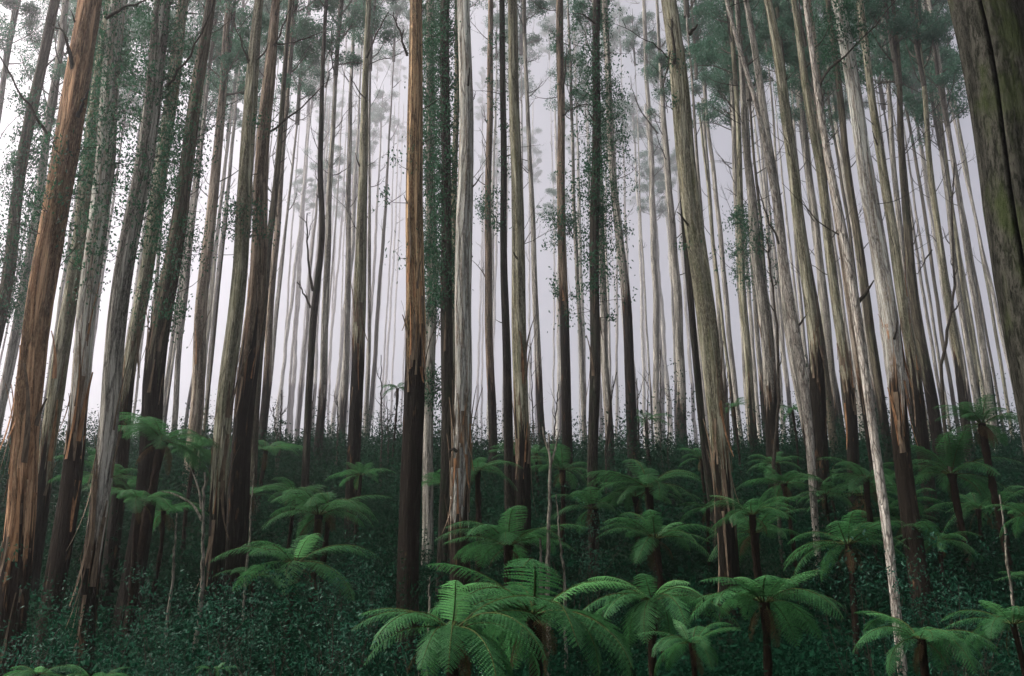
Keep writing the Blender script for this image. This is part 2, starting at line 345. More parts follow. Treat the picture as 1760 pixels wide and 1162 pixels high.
TREES = {}
def tree(key, label, Y, typ, pts, stock=None, top=None, leafy=(), limbs=(), strips=0, twigs=2, nseg=20, groove=None, crown=True, group='tall gum trees on the hillside', crownz=None, name='gum_tree', crowny=None, wf=.84, cscale=None, rough=1.0, leafspread=.35):
    """pts: (px, py, width px) from low to high. The path is laid out at true depth Y, run down into the ground and up to the crown."""
    seed = abs(hash_(key)) % 100000; rs = np.random.default_rng(seed)
    Q = [at(a, b, Y) for a, b, c in pts]; W = [width_m(c, q) / 2 * wf / math.sqrt(1 + ((a - 880) / FPX) ** 2) for (a, b, c), q in zip(pts, Q)]
    Z = np.array([q.z for q in Q]); Xs = np.array([q.x for q in Q]); W = np.array(W)
    s0 = (Xs[1] - Xs[0]) / (Z[1] - Z[0]); s1 = (Xs[-1] - Xs[-2]) / (Z[-1] - Z[-2])
    xb = Xs[0]; zb = Z[0]
    for _ in range(4):
        gz = g1(xb, Y); xb = Xs[0] + (gz - Z[0]) * s0 * .8
    base_z = g1(xb, Y)
    if base_z > Z[0] - .2: base_z = Z[0] - .2; xb = Xs[0]
    zc = crownz if crownz else max(40, .85 * Y + 6) + rs.uniform(0, 6)
    ztop = zc if top is None else at(pts[-1][0], top, Y).z
    zz = np.concatenate([[base_z - .6, base_z], Z, [ztop] if ztop > Z[-1] + .5 else []])
    xx = np.concatenate([[xb - s0 * .3, xb], Xs, [Xs[-1] + s1 * .7 * (ztop - Z[-1])] if ztop > Z[-1] + .5 else []])
    grow = 1 + .014 * (Z[0] - base_z)
    ww = np.concatenate([[W[0] * grow, W[0] * grow], W, [max(.05, W[-1] * .62) if top is None else .03] if ztop > Z[-1] + .5 else []])
    step_ = .45 if Y < 22 else .7 if Y < 50 else 1.6
    z = np.arange(zz[0], zz[-1] + step_ * .5, step_)
    x = np.interp(z, zz, xx); ww_ = np.interp(z, zz, ww)
    kern = np.array([1, 2, 3, 2, 1.]) / 9; kk = 2
    xp = np.concatenate([2 * x[0] - x[kk:0:-1], x, 2 * x[-1] - x[-2:-kk - 2:-1]]); x = np.convolve(xp, kern, 'valid')
    x = x + .35 * ww_ * np.sin(z * rs.uniform(.12, .3) + rs.uniform(0, 6)) * np.clip((z - base_z) / 5, 0, 1) * .8 + ww_ * .12 * np.sin(z * rs.uniform(.5, .9) + rs.uniform(0, 6))
    y = Y + .12 * np.sin(z * .17 + rs.uniform(0, 6)) + .05 * np.sin(z * .6)
    hs = None if stock is None else at(pts[0][0], stock, Y).z - base_z + .6
    root = empty(name, (xb, Y, base_z), label, 'tree', group)
    P = np.stack([x - xb, y - Y, z - base_z], -1)
    link('trunk', trunk_mesh('trunk', P, ww_, BARK[typ], hs, nseg, seed, groove, rough), root)
    TREES[key] = (root, P, ww_)
    def local(zw):
        zl = zw - base_z
        return np.array([np.interp(zl, P[:, 2], P[:, 0]), np.interp(zl, P[:, 2], P[:, 1]), zl]), float(np.interp(zl, P[:, 2], ww_))
    if crown and top is None:
        me = CROWNS[seed % len(CROWNS)]
        cp = local(at(880, crowny, Y).z)[0] if crowny is not None else P[-1] - np.array([0, 0, .3])
        c = link('crown', me, root, tuple(cp)); s = cscale or (rs.uniform(.5, .75) if Y < 37 else rs.uniform(.62, .95) if crowny is not None else rs.uniform(.85, 1.25))
        c.scale = (s, s, s * rs.uniform(.9, 1.1)); c.rotation_euler = (0, 0, rs.uniform(0, 6.28))
    # leafy shoots on the stem
    Cs = []; tw = MB()
    for (ya, yb, n_) in leafy:
        za, zb_ = at(pts[0][0], yb, Y).z, at(pts[0][0], ya, Y).z
        nc = max(2, int(n_ / 11))
        for _ in range(nc):
            p, r_ = local(rs.uniform(za, zb_)); a = rs.uniform(0, 6.28); rr = r_ + rs.random() ** 1.5 * leafspread * 2.0
            c = p + np.array([math.cos(a) * rr, math.sin(a) * rr, 0]); m_ = int(rs.integers(16, 60)); s = rs.uniform(.10, .30)
            q0 = p + np.array([math.cos(a), math.sin(a), -.5]) * r_ * .9; tw.add(tube(np.array([q0, (q0 + c) / 2 + rs.normal(0, .05, 3), c, c + rs.normal(0, s * .8, 3)]), [.014, .010, .007, .003], 3), 1)
            Cs.append(c + rs.normal(0, 1, (m_, 3)) * np.array([s, s, s * 1.3]))
    if Cs:
        C = np.concatenate(Cs); n = len(C); D = rs.normal(0, .6, (n, 3)); D[:, 2] -= 1; N = rs.normal(0, 1, (n, 3)); Ls = .06 + .0020 * Y
        tw.add(leaves(C, D, N, rs.uniform(.7, 1.3, n) * Ls, rs.uniform(.7, 1.3, n) * Ls * .5))
        link('foliage', tw.mesh('foliage', [M_TRUNKLEAF, M_TWIG], False, True), root)
    # branches given by pixels (start, ..., end) with width
    for lb in limbs:
        r0 = lb[-1]; LP = [at(a, b, Y - (0.25 if i_ == 0 else .4)) for i_, (a, b) in enumerate(lb[:-1])]
        LP = np.array([[p.x - xb, p.y - Y, p.z - base_z] for p in LP])
        t = np.linspace(0, 1, len(LP)); tt = np.linspace(0, 1, 10)
        Pb = np.stack([np.interp(tt, t, LP[:, q]) for q in range(3)], -1); Pb[1:-1] = (Pb[:-2] + Pb[1:-1] * 2 + Pb[2:]) / 4
        Pb += rs.normal(0, .02, Pb.shape)
        r = r0 * (Y * 1.1) / FPX / 2
        mb = MB(); mb.add(tube(Pb, r * np.linspace(1, .35, 10), 7))
        Lb = np.linalg.norm(Pb[-1] - Pb[0])
        if Lb > 1.2:
            for _ in range(4):
                a = rs.integers(3, 10); twiggy(Pb[a], unit(Pb[a] - Pb[a - 1]) + rs.normal(0, .6, 3) + np.array([0, 0, .2]), Lb * rs.uniform(.15, .35), r * .35, int(rs.integers(1e9)), 1, .3, 4, mb)
        link('branch', mb.mesh('branch', [M_TWIG], True), root)
    for _ in range(int(twigs * 1.7)):
        zt = at(880, 520 - 560 * rs.random() ** .6, Y).z; p, r_ = local(zt); a = rs.uniform(0, 6.28)
        D = (math.cos(a), math.sin(a) * .7, rs.uniform(.1, 1.2)); L = rs.uniform(.8, 3.2) * (Y / 40) ** .5
        mb, _t = twiggy(p, D, L, max(.012, .0005 * Y) * rs.uniform(.9, 1.8), int(rs.integers(1e9)), 2, .5, 4)
        link('branch', mb.mesh('branch', [M_TWIG], True), root)
    for q in range(int(rs.integers(1, 4)) if Y < 40 and twigs > 0 else 0):
        zt = at(880, rs.uniform(-20, 620), Y).z; p, r_ = local(zt); a = rs.uniform(3.3, 6.1)
        mb, _t = twiggy(p, (math.cos(a), math.sin(a) * .6, rs.uniform(.2, 1.3)), r_ + rs.uniform(.25, .8), rs.uniform(.03, .06), int(rs.integers(1e9)), 0, .3, 7)
        link('branch', mb.mesh('branch', [M_TWIG], True), root)
    # loose strips of bark at the ragged edge of the rough bark
    for q in range(int(strips * 1.6)):
        zs = (base_z + hs if hs is not None else at(880, 600, Y).z) + rs.uniform(-2.2, 2.2); p, r_ = local(zs)
        a = rs.uniform(math.pi * 1.0, math.pi * 2.0); L = rs.uniform(.4, 2.2); k = 8; up = rs.random() < .55
        t = np.linspace(0, 1, k); o = r_ * 1.05 + (t ** 2.2) * rs.uniform(.04, .24) * L
        zz_ = (L * t if up else -L * t); aa = a + t * rs.uniform(-.3, .3) * L
        Pc = np.stack([p[0] + o * np.cos(aa), p[1] + o * np.sin(aa), p[2] + zz_], -1)
        wd = rs.uniform(.02, .075) * (1 - .75 * t); side = np.stack([-np.sin(aa), np.cos(aa), 0 * aa], -1); nrm = np.stack([np.cos(aa), np.sin(aa), 0 * aa], -1)
        V = np.concatenate([Pc - side * wd[:, None], Pc + side * wd[:, None], Pc + side * wd[:, None] + nrm * .008, Pc - side * wd[:, None] + nrm * .008])
        Fs = []
        for e in range(4):
            f = (e + 1) % 4
            for b in range(k - 1): Fs.append((e * k + b, e * k + b + 1, f * k + b + 1, f * k + b))
        link('bark_strip', mesh_np('bark_strip', V, np.array(Fs), [M_STRIP if rs.random() < (.18 if typ == 'olive' else .4) and typ not in ('grey', 'dark') else M_STRIPD]), root)
    return root
def hash_(s):
    h = 5381
    for ch in str(s): h = (h * 33 + ord(ch)) & 0xffffffff
    return h

# --- trees of the left third
tree('a1', 'thick orange-brown gum trunk with peeling bark and a dead stub near the left edge', 19, 'orange', [(-2, 1162, 74), (12, 1000, 68), (38, 740, 58), (63, 560, 58), (110, 300, 56), (165, 0, 48)], 900, leafy=((230, 420, 380),), limbs=(((83, 232), (45, 175), (0, 98), 6), ((127, 128), (118, 85), (109, 50), 9), ((133, 200), (143, 175), (152, 152), 7), ((184, 30), (215, 12), (262, -2), 6)), strips=14, nseg=36)
tree('a2', 'dark leafy gum trunk nearest to the left edge of the picture', 32, 'dark', [(-30, 700, 30), (15, 450, 27), (50, 200, 24), (92, 0, 20)], None, leafy=((150, 560, 1500),), twigs=5)
tree('a3', 'slim grey gum trunk between the leafy left-edge trunk and the orange-brown one', 45, 'grey', [(20, 600, 18), (60, 400, 18), (85, 200, 17), (108, 20, 14)], leafy=((250, 560, 900),), twigs=6, crowny=250)
tree('a4', 'thin grey gum stem in the extreme top left corner', 52, 'grey', [(-32, 400, 14), (-10, 250, 13), (10, 120, 12), (28, 0, 10)], twigs=4, crowny=150)
tree('b', 'broad pale gum trunk with silvery upper bark just right of the orange-brown one', 22, 'pale', [(72, 1162, 48), (80, 1078, 47), (106, 870, 46), (128, 695, 36), (143, 550, 38), (172, 300, 42), (208, 0, 34)], 720, leafy=((0, 330, 1500), (380, 520, 160)), strips=9, nseg=30, twigs=4)
tree('a6', 'olive gum trunk half hidden between the orange-brown and broad pale trunks', 27, 'olive', [(50, 980, 34), (74, 777, 34), (95, 664, 34), (121, 500, 30), (165, 200, 26), (192, 0, 24)], 790, strips=4, leafy=((100, 450, 500),))
tree('a7', 'third big trunk from the left, pale and flaking below, leafy above', 20, 'grey', [(140, 1162, 37), (155, 974, 37), (176, 819, 38), (205, 560, 38), (248, 300, 36), (282, 0, 32)], 930, leafy=((0, 230, 900), (260, 450, 420)), strips=12, nseg=30, twigs=5, limbs=(((285, 150), (318, 110), (345, 60), (372, 0), 5),))
tree('a8', 'olive gum trunk leaning close behind the pale flaking one', 28, 'olive', [(200, 830, 30), (216, 660, 28), (242, 500, 30), (268, 350, 28), (300, 150, 26), (318, 0, 22)], 665, leafy=((60, 420, 1000),), twigs=6, strips=3)
tree('a9', 'thick dark trunk hung with leaves rising from the big fern at the left', 27, 'dark', [(242, 900, 44), (262, 740, 42), (276, 600, 42), (292, 500, 40), (315, 300, 30), (340, 120, 24), (358, 0, 20)], 610, leafy=((180, 570, 1100),), twigs=7, strips=5, nseg=26)
tree('a10', 'very slim grey trunk in the mist right of the thick dark leafy trunk', 60, 'grey', [(300, 735, 12), (308, 600, 12), (318, 500, 12), (336, 330, 10), (352, 180, 8)], twigs=7, crowny=120)
tree('a11', 'straight tan trunk standing alone against white mist on the left', 42, 'tan', [(334, 735, 28), (345, 560, 25), (369, 300, 20), (386, 100, 14), (395, 0, 11)], twigs=9, strips=3, crowny=190)
tree('a12', 'thin dead pole without a crown beside the tan misty trunk', 45, 'dark', [(352, 738, 6), (371, 560, 5), (388, 385, 3)], top=355, crown=False, name='dead_gum', group='dead stems', twigs=0, nseg=8)
tree('a13', 'mottled olive trunk with two dark knots, left one of the close pair left of centre', 27, 'olive', [(366, 1000, 36), (379, 780, 36), (393, 600, 33), (408, 480, 32), (424, 300, 31), (435, 150, 26), (449, 0, 18)], 850, leafy=((350, 400, 260), (210, 230, 60)), strips=10, nseg=26, twigs=4, limbs=(((432, 118), (415, 75), (403, 40), 4),))
tree('a14', 'reddish brown trunk, right one of the close pair left of centre', 29, 'brown', [(412, 830, 42), (426, 620, 40), (438, 500, 34), (447, 300, 28), (461, 150, 26), (473, 0, 16)], 600, strips=8, nseg=26, twigs=3, limbs=(((464, 228), (490, 205), (520, 185), (553, 150), 4.5), ((472, 80), (488, 40), (505, 0), 4), ((470, 78), (510, 72), (560, 52), 3)))
tree('a15', 'slim tan trunk with a black foot right of the close pair', 50, 'tan', [(452, 742, 16), (460, 600, 15), (468, 470, 14), (480, 350, 13), (488, 240, 11), (500, 60, 8)], 655, twigs=9, crowny=150)
tree('a16', 'slim dark pole bending out from behind the reddish brown trunk', 36, 'dark', [(440, 760, 16), (448, 600, 16), (462, 440, 15), (474, 330, 13), (486, 150, 10)], twigs=3)
tree('a17', 'black snaking trunk that forks low, left of the middle', 38, 'black', [(525, 775, 15), (530, 650, 15), (535, 545, 15), (547, 465, 13), (557, 400, 12), (550, 290, 11), (556, 130, 9), (561, 0, 7)], limbs=(((534, 530), (522, 505), (512, 485), 4), ((538, 500), (528, 440), (527, 368), 5), ((559, 150), (568, 120), (580, 92), 3)), nseg=14, twigs=2)
tree('a18', 'grey trunk in thin mist directly right of the black snaking one', 52, 'grey', [(550, 735, 17), (558, 650, 16), (563, 500, 14), (567, 330, 11), (573, 180, 9), (580, 50, 7)], 690, twigs=9, crowny=130)
tree('a20', 'faint slim trunk far back in mist left of the black-footed olive trunk', 74, 'grey', [(588, 735, 13), (597, 560, 12), (600, 300, 10), (603, 180, 8)], 690, twigs=5, crowny=60)
tree('a21', 'olive and rust trunk with a black foot standing free left of the middle', 36, 'olive', [(608, 785, 26), (611, 650, 25), (617, 500, 25), (623, 300, 18), (627, 180, 14), (634, 0, 11)], 612, strips=6, twigs=3, limbs=(((631, 100), (645, 60), (668, 20), 4), ((630, 175), (612, 150), (600, 128), 3)), nseg=24)
tree('a22', 'thread-thin grey trunk just right of the black-footed olive one', 62, 'grey', [(630, 740, 8), (634, 600, 8), (636, 400, 7), (634, 250, 5)], twigs=4, nseg=10, crowny=120)
# --- trees of the middle
tree('m1', 'thick gold-streaked brown trunk with a dark lower half, left one of the central group', 24, 'gold', [(700, 1110, 44), (702, 960, 42), (705, 770, 41), (708, 560, 39), (711, 150, 29), (714, 0, 25)], 600, leafy=((50, 90, 30), (240, 300, 40), (340, 460, 60)), strips=12, nseg=36, limbs=(((700, 95), (688, 60), (676, 20), 5),), leafspread=.5)
tree('m2', 'trunk completely wrapped in dark leaves right beside the gold-streaked one', 33, 'grey', [(737, 765, 22), (739, 600, 21), (740, 300, 19), (742, 0, 16)], None, leafy=((-40, 560, 3300), (640, 700, 300)), leafspread=.13)
tree('m3', 'black trunk edged with hanging leaves, third of the central group', 29, 'black', [(762, 940, 27), (768, 700, 25), (766, 400, 21), (767, 0, 18)], None, leafy=((-20, 520, 2600),), leafspread=.25, strips=3)
tree('m4', 'thick whitish trunk with torn orange bark at its foot in the centre', 25, 'pale', [(790, 1070, 41), (793, 920, 40), (799, 720, 36), (798, 560, 36), (801, 300, 31), (799, 150, 28), (795, 0, 26)], 870, strips=15, nseg=36, limbs=(((783, 775), (772, 770), (770, 800), 5),))
tree('m4b', 'thin olive trunk squeezed between the black and the whitish central trunks', 34, 'olive', [(780, 700, 12), (781, 400, 12), (784, 150, 11), (785, 0, 10)])
tree('m5', 'slender dark-footed trunk with drooping twigs right of the whitish central one', 45, 'brown', [(846, 765, 18), (842, 600, 16), (840, 400, 14), (841, 150, 12), (842, 0, 10)], 655, twigs=8, leafy=((330, 390, 160),))
tree('m6', 'narrow black trunk touching the olive one right of centre', 34, 'black', [(876, 915, 23), (874, 715, 19), (869, 500, 16), (866, 300, 13), (861, 0, 11)], twigs=3, nseg=16, leafy=((60, 400, 300),))
tree('m7', 'olive-yellow trunk with a rusty torn foot right of centre', 31, 'olive', [(897, 910, 30), (896, 750, 30), (895, 560, 29), (890, 300, 22), (884, 100, 20), (880, 0, 18)], 755, strips=9, nseg=28)
tree('m8', 'small misty trunk with a dark foot behind the olive-yellow one', 56, 'grey', [(932, 740, 15), (925, 600, 13), (913, 350, 10), (905, 150, 8)], 640, twigs=6, crowny=60)
tree('m9', 'brown trunk with a tuft of leaves at mid height, left of the thin black trunk', 40, 'brown', [(975, 805, 21), (976, 650, 20), (969, 480, 18), (963, 250, 16), (961, 100, 15), (961, 0, 14)], 500, leafy=((365, 425, 330), (480, 510, 80), (60, 110, 80)), twigs=4, limbs=(((966, 160), (972, 120), (974, 85), 4), ((966, 200), (990, 182), (1010, 182), 2.5)), strips=4)
tree('m10', 'faint thin trunk in mist between the tufted brown and the thin black trunk', 66, 'grey', [(1004, 735, 9), (996, 560, 9), (989, 400, 8), (984, 250, 6)], twigs=4, nseg=10, crowny=210)
tree('m11', 'black upright trunk with ivy-like leaf sprays on both sides, right of centre', 30, 'black', [(1021, 1005, 22), (1020, 800, 21), (1021, 620, 21), (1020, 450, 19), (1022, 250, 17), (1025, 0, 15)], None, leafy=((10, 560, 2100),), leafspread=.55, nseg=20, strips=3, limbs=(((1021, 180), (1000, 178), (980, 190), 2.5), ((1022, 40), (1000, 22), (975, 25), 3)))
tree('m12', 'dark grey trunk close behind the black ivy-sprayed one', 47, 'grey', [(1048, 780, 18), (1044, 660, 17), (1037, 480, 14), (1030, 300, 11), (1026, 150, 10)], 700, twigs=3, crowny=100)
tree('m13', 'grey leaf-tufted trunk with black lower half, second right of the ivy-sprayed one', 42, 'grey', [(1086, 760, 21), (1082, 660, 20), (1076, 540, 18), (1062, 400, 16), (1054, 280, 14), (1045, 100, 13), (1040, 0, 12)], 500, leafy=((130, 275, 500), (310, 340, 90), (385, 400, 50)), leafspread=.45)
tree('m14', 'broad faded trunk in the mist left of the tall olive one', 74, 'grey', [(1174, 745, 20), (1165, 560, 18), (1155, 400, 15), (1146, 250, 11), (1135, 100, 7)], 690, twigs=7, limbs=(((1131, 230), (1100, 190), (1085, 150), 3),), crowny=210)
tree('m15', 'pale ghostly trunk standing alone in the centre-right mist', 105, 'grey', [(1130, 738, 13), (1124, 400, 12), (1113, 150, 9)], twigs=4)
tree('m16', 'tall thick olive trunk with hanging bark at its broken limb, right of centre', 26, 'olive', [(1249, 1005, 42), (1246, 920, 41), (1232, 720, 38), (1212, 550, 42), (1197, 400, 40), (1178, 200, 39), (1154, 0, 31)], 835, strips=10, nseg=36, limbs=(((1160, 110), (1158, 70), (1152, 34), 7), ((1185, 58), (1192, 50), (1199, 42), 8), ((1150, 100), (1120, 72), (1062, 42), 2.5), ((1152, 90), (1140, 150), (1148, 195), 3)), leafy=((90, 190, 90), (380, 440, 20)))
tree('m17', 'narrow black trunk tucked behind the left side of the tall thick olive one', 32, 'black', [(1224, 860, 17), (1210, 760, 16), (1196, 600, 14), (1180, 400, 12), (1165, 200, 11)], crown=True)
# --- trees of the right third
tree('r1', 'misty grey trunk first to the right of the tall thick olive one', 60, 'grey', [(1290, 745, 16), (1280, 560, 14), (1266, 350, 12), (1256, 150, 9)], twigs=6, crowny=200)
tree('r2', 'mossy greenish trunk with shrubby shoots right of the misty grey one', 50, 'olive', [(1296, 770, 17), (1285, 620, 16), (1277, 488, 15), (1272, 300, 12), (1258, 60, 8)], 690, leafy=((360, 500, 600),), twigs=6, crowny=150)
tree('r3', 'grey trunk with a bushy dark green patch halfway up, right side', 40, 'grey', [(1330, 840, 27), (1322, 680, 26), (1312, 550, 26), (1298, 430, 22), (1285, 250, 15), (1275, 100, 10)], 670, leafy=((370, 490, 320),), twigs=5, strips=3)
tree('r4', 'slim pale stem in front that thins toward its foot above the ferns', 30, 'lichen', [(1411, 1010, 13), (1405, 900, 14), (1393, 745, 17), (1372, 600, 20), (1350, 470, 18), (1326, 320, 14), (1300, 190, 10), (1262, 60, 8)], None, nseg=16, strips=0, limbs=(((1340, 420), (1322, 380), (1303, 320), 4),), twigs=3)
tree('r5', 'grey trunk standing directly behind the slim pale tapering stem', 38, 'grey', [(1400, 800, 26), (1374, 640, 26), (1352, 500, 22), (1332, 330, 18), (1315, 220, 15), (1281, 0, 11)], 760, twigs=4)
tree('r6', 'green-olive trunk on a broad black foot, right side', 34, 'olive', [(1413, 850, 33), (1408, 700, 31), (1400, 585, 26), (1385, 450, 24), (1367, 350, 22), (1357, 250, 21), (1337, 100, 20), (1318, 0, 16)], 600, strips=5, nseg=26, twigs=3)
tree('r7', 'olive forked trunk with an orange splinter at its dark foot, right side', 36, 'olive', [(1465, 800, 25), (1457, 690, 24), (1445, 600, 22), (1436, 525, 20), (1422, 425, 18), (1410, 300, 18), (1395, 200, 17), (1378, 80, 14), (1366, 0, 11)], 655, strips=9, limbs=(((1384, 80), (1378, 40), (1372, -10), 6), ((1412, 205), (1414, 180), (1416, 155), 6)), twigs=3)
tree('r8', 'smooth lichen-grey slender trunk in front, running down to the bottom edge', 17, 'lichen', [(1551, 1175, 21), (1531, 980, 20), (1518, 870, 20), (1499, 740, 19), (1474, 565, 20), (1452, 430, 19), (1430, 320, 17), (1412, 210, 14), (1398, 100, 12), (1385, 0, 11)], None, nseg=24, strips=0, rough=.6)
tree('r9', 'big cream and grey trunk on a dark torn foot, crossed by a long bent branch', 25, 'pale', [(1586, 1050, 44), (1575, 930, 42), (1560, 810, 38), (1548, 680, 36), (1530, 530, 34), (1507, 400, 31), (1488, 290, 29), (1470, 190, 27), (1455, 100, 27), (1436, 0, 24)], 705, leafy=((-10, 120, 700),), strips=9, nseg=32, limbs=(((1408, 150), (1425, 115), (1460, 90), (1500, 50), (1540, 0), 5),))
tree('r10', 'dark upper, olive lower trunk right behind the cream and grey one', 34, 'olive', [(1588, 800, 27), (1577, 700, 26), (1566, 600, 24), (1555, 525, 22), (1540, 400, 20), (1519, 300, 19), (1504, 200, 17), (1495, 125, 16), (1475, 0, 15)], 615, strips=7, twigs=5, nseg=24)
tree('r11', 'dark grey trunk with sweeping thin branches, left of the gap in the right-hand mist', 42, 'dark', [(1616, 775, 27), (1606, 700, 26), (1588, 597, 23), (1570, 480, 20), (1556, 350, 17), (1545, 220, 13), (1540, 80, 9)], 640, twigs=9, crowny=150)
tree('r12', 'greenish trunk with a black foot standing in the right-hand mist gap', 45, 'olive', [(1660, 735, 20), (1649, 633, 18), (1628, 506, 17), (1613, 398, 14), (1599, 275, 12), (1589, 150, 10)], 650, twigs=9, limbs=(((1600, 430), (1585, 455), (1578, 470), 3),), crowny=150)
tree('r13', 'grey trunk in mist second to the left of the huge mossy right-edge trunk', 60, 'grey', [(1680, 700, 14), (1664, 597, 13), (1646, 488, 12), (1624, 300, 10)], twigs=5, crowny=260)
tree('r14', 'dim grey trunk right against the left side of the huge mossy trunk', 54, 'grey', [(1706, 705, 17), (1689, 597, 16), (1671, 488, 15), (1648, 350, 12), (1630, 220, 10)], twigs=4, crowny=220)
tree('r15', 'dark trunk showing between the olive forked and the cream-grey trunks', 44, 'dark', [(1527, 775, 20), (1508, 640, 18), (1484, 500, 17), (1469, 400, 16), (1450, 250, 14), (1438, 120, 12)], 690, twigs=3)
tree('r16', 'light grey misty trunk between the green-olive and the olive forked trunks', 60, 'grey', [(1440, 765, 15), (1425, 600, 14), (1405, 420, 13), (1385, 250, 11), (1370, 80, 9)], 700, twigs=4, crowny=150)
tree('r17', 'faint grey trunk showing between the dark grey and the dark-topped olive trunks', 62, 'grey', [(1590, 765, 13), (1575, 620, 13), (1549, 400, 12), (1530, 225, 10), (1522, 100, 8)], twigs=6, crowny=160)
tree('r18', 'pale tan trunk just left of the slender lichen-grey one', 39, 'tan', [(1500, 790, 18), (1478, 640, 18), (1455, 480, 18), (1437, 360, 15), (1418, 240, 13), (1404, 120, 12)], 680, leafy=((150, 240, 120),), strips=3)
tree('r19', 'shadowy trunk between the green-olive trunk and the tan one', 50, 'dark', [(1436, 780, 18), (1424, 680, 17), (1402, 540, 15), (1380, 400, 13), (1362, 250, 11), (1345, 100, 9)], crowny=160)
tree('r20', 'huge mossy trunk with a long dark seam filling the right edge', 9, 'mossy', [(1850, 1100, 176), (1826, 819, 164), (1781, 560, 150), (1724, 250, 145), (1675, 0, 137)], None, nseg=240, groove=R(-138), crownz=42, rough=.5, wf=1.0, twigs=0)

# --- trees far back in the mist: every one is a tree, leaning as the near ones do
FARSETS = [  # x range, count, Y range, label
    (-40, 330, 15, 55, 150, 'grey misty trunk far behind the big left-hand trunks'),
    (330, 460, 7, 60, 150, 'grey misty trunk behind the close pair of trunks left of centre'),
    (470, 600, 16, 220, 620, 'ghostly pale trunk far back in the bright mist around the black snaking trunk'),
    (300, 700, 9, 125, 210, 'x'),
    (780, 1240, 9, 125, 200, 'x'),
    (1240, 1700, 7, 110, 180, 'x'),
    (600, 690, 8, 260, 620, 'barely visible trunk far back in the white gap left of the gold-streaked trunk'),
    (810, 1000, 12, 220, 620, 'ghostly grey trunk far back in the mist between the whitish and the black central trunks'),
    (1000, 1210, 17, 220, 620, 'ghostly grey trunk far back in the mist left of the tall thick olive trunk'),
    (1220, 1420, 13, 55, 150, 'misty trunk far behind the grey and olive trunks on the right'),
    (1420, 1600, 16, 50, 140, 'misty trunk far behind the cream and grey trunk on the right'),
    (1600, 1760, 12, 60, 150, 'misty trunk far back in the gap beside the huge mossy trunk'),
]
LAND = dict(a1='orange-brown trunk', b='broad silvery pale trunk', a7='pale flaking trunk', a9='thick dark leafy trunk', a11='straight tan trunk', a14='reddish brown trunk',
            a17='black snaking trunk', a21='free-standing black-footed trunk', m1='gold-streaked trunk', m4='whitish central trunk', m7='olive-yellow trunk', m9='tufted brown trunk',
            m11='black ivy-sprayed trunk', m13='leaf-tufted black-footed trunk', m16='tall thick olive trunk', r3='bushy grey trunk', r6='green-olive trunk', r8='slender lichen-grey trunk',
            r9='cream and grey trunk', r12='black-footed gap trunk', r14='dim mossy-side trunk')
LX = {'a1': 55, 'b': 138, 'a7': 200, 'a9': 276, 'a11': 343, 'a14': 428, 'a17': 532, 'a21': 613, 'm1': 707, 'm4': 799, 'm7': 895, 'm9': 975, 'm11': 1021, 'm13': 1079, 'm16': 1217, 'r3': 1316, 'r6': 1401, 'r8': 1479, 'r9': 1538, 'r12': 1645, 'r14': 1690}
ORD = ['first', 'second', 'third', 'fourth', 'fifth', 'sixth', 'seventh', 'eighth', 'ninth', 'tenth', 'eleventh', 'twelfth', 'thirteenth', 'fourteenth', 'fifteenth', 'sixteenth', 'seventeenth', 'eighteenth', 'nineteenth', 'twentieth', 'twenty-first', 'twenty-second']
FAR = []
fr = np.random.default_rng(5); q = 0
for (xa, xb_, n_, ya, yb, lab) in FARSETS:
    for k_ in range(n_):
        px = xa + (xb_ - xa) * (k_ + fr.uniform(.1, .9)) / n_; Y = ya + (yb - ya) * fr.random() ** 1.1
        base = 738; s = -(px - 880) / 4900 * fr.uniform(.8, 1.25) + fr.normal(0, .012)
        d = fr.uniform(.38, .9) * (.7 if Y < 80 else 1.0 if Y < 140 else 1.3 if Y < 230 else 2.3)
        wp = d * FPX / (Y * 1.0)
        cy = fr.uniform(0, 330) if Y > 215 else fr.uniform(-80, 190) if Y > 108 else fr.uniform(-140, 230) if Y > 75 else fr.uniform(-260, 90)
        pts = [(px, base, wp), (px + s * 330 + fr.normal(0, 3), base - 330, wp * .8), (px + s * 560, base - 560, wp * (.34 if Y > 108 else .62))]
        cz = at(880, cy + 60, Y).z
        fo = tree('f%d' % q, lab, Y, ('grey', 'grey', 'dark', 'grey', 'olive')[int(fr.integers(5))] if Y < 140 else ('pale', 'grey')[int(fr.integers(2))], pts, 660 if fr.random() < .5 else None, nseg=10, crownz=cz, crowny=cy + 60 if Y > 108 else 20 + (q * 53) % 230, twigs=int(fr.integers(2, 5)), group=lab + 's' if False else 'misty background gum trees', cscale=fr.uniform(.8, 1.35) * (2.0 if Y > 215 else 1.5 if Y > 108 else 1), rough=1.2)  # greyer, then paler bark with distance: mist fade partly put into the colour
        FAR.append((pts[0][0] + (pts[1][0] - pts[0][0]) * .4, Y, fo)); q += 1
cnt = {}
for x_, Y_, fo in sorted(FAR, key=lambda t: t[0]):
    near = [k_ for k_ in LX if LX[k_] <= x_]; k_ = max(near, key=lambda t: LX[t]) if near else None
    cnt[k_] = cnt.get(k_, -1) + 1
    fo['label'] = ('ghostly pale' if Y_ > 180 else 'faint grey' if Y_ > 100 else 'misty') + ' trunk far behind, ' + ORD[min(21, cnt[k_])] + (' to the right of the ' + LAND[k_] if k_ else ' from the left edge of the picture')

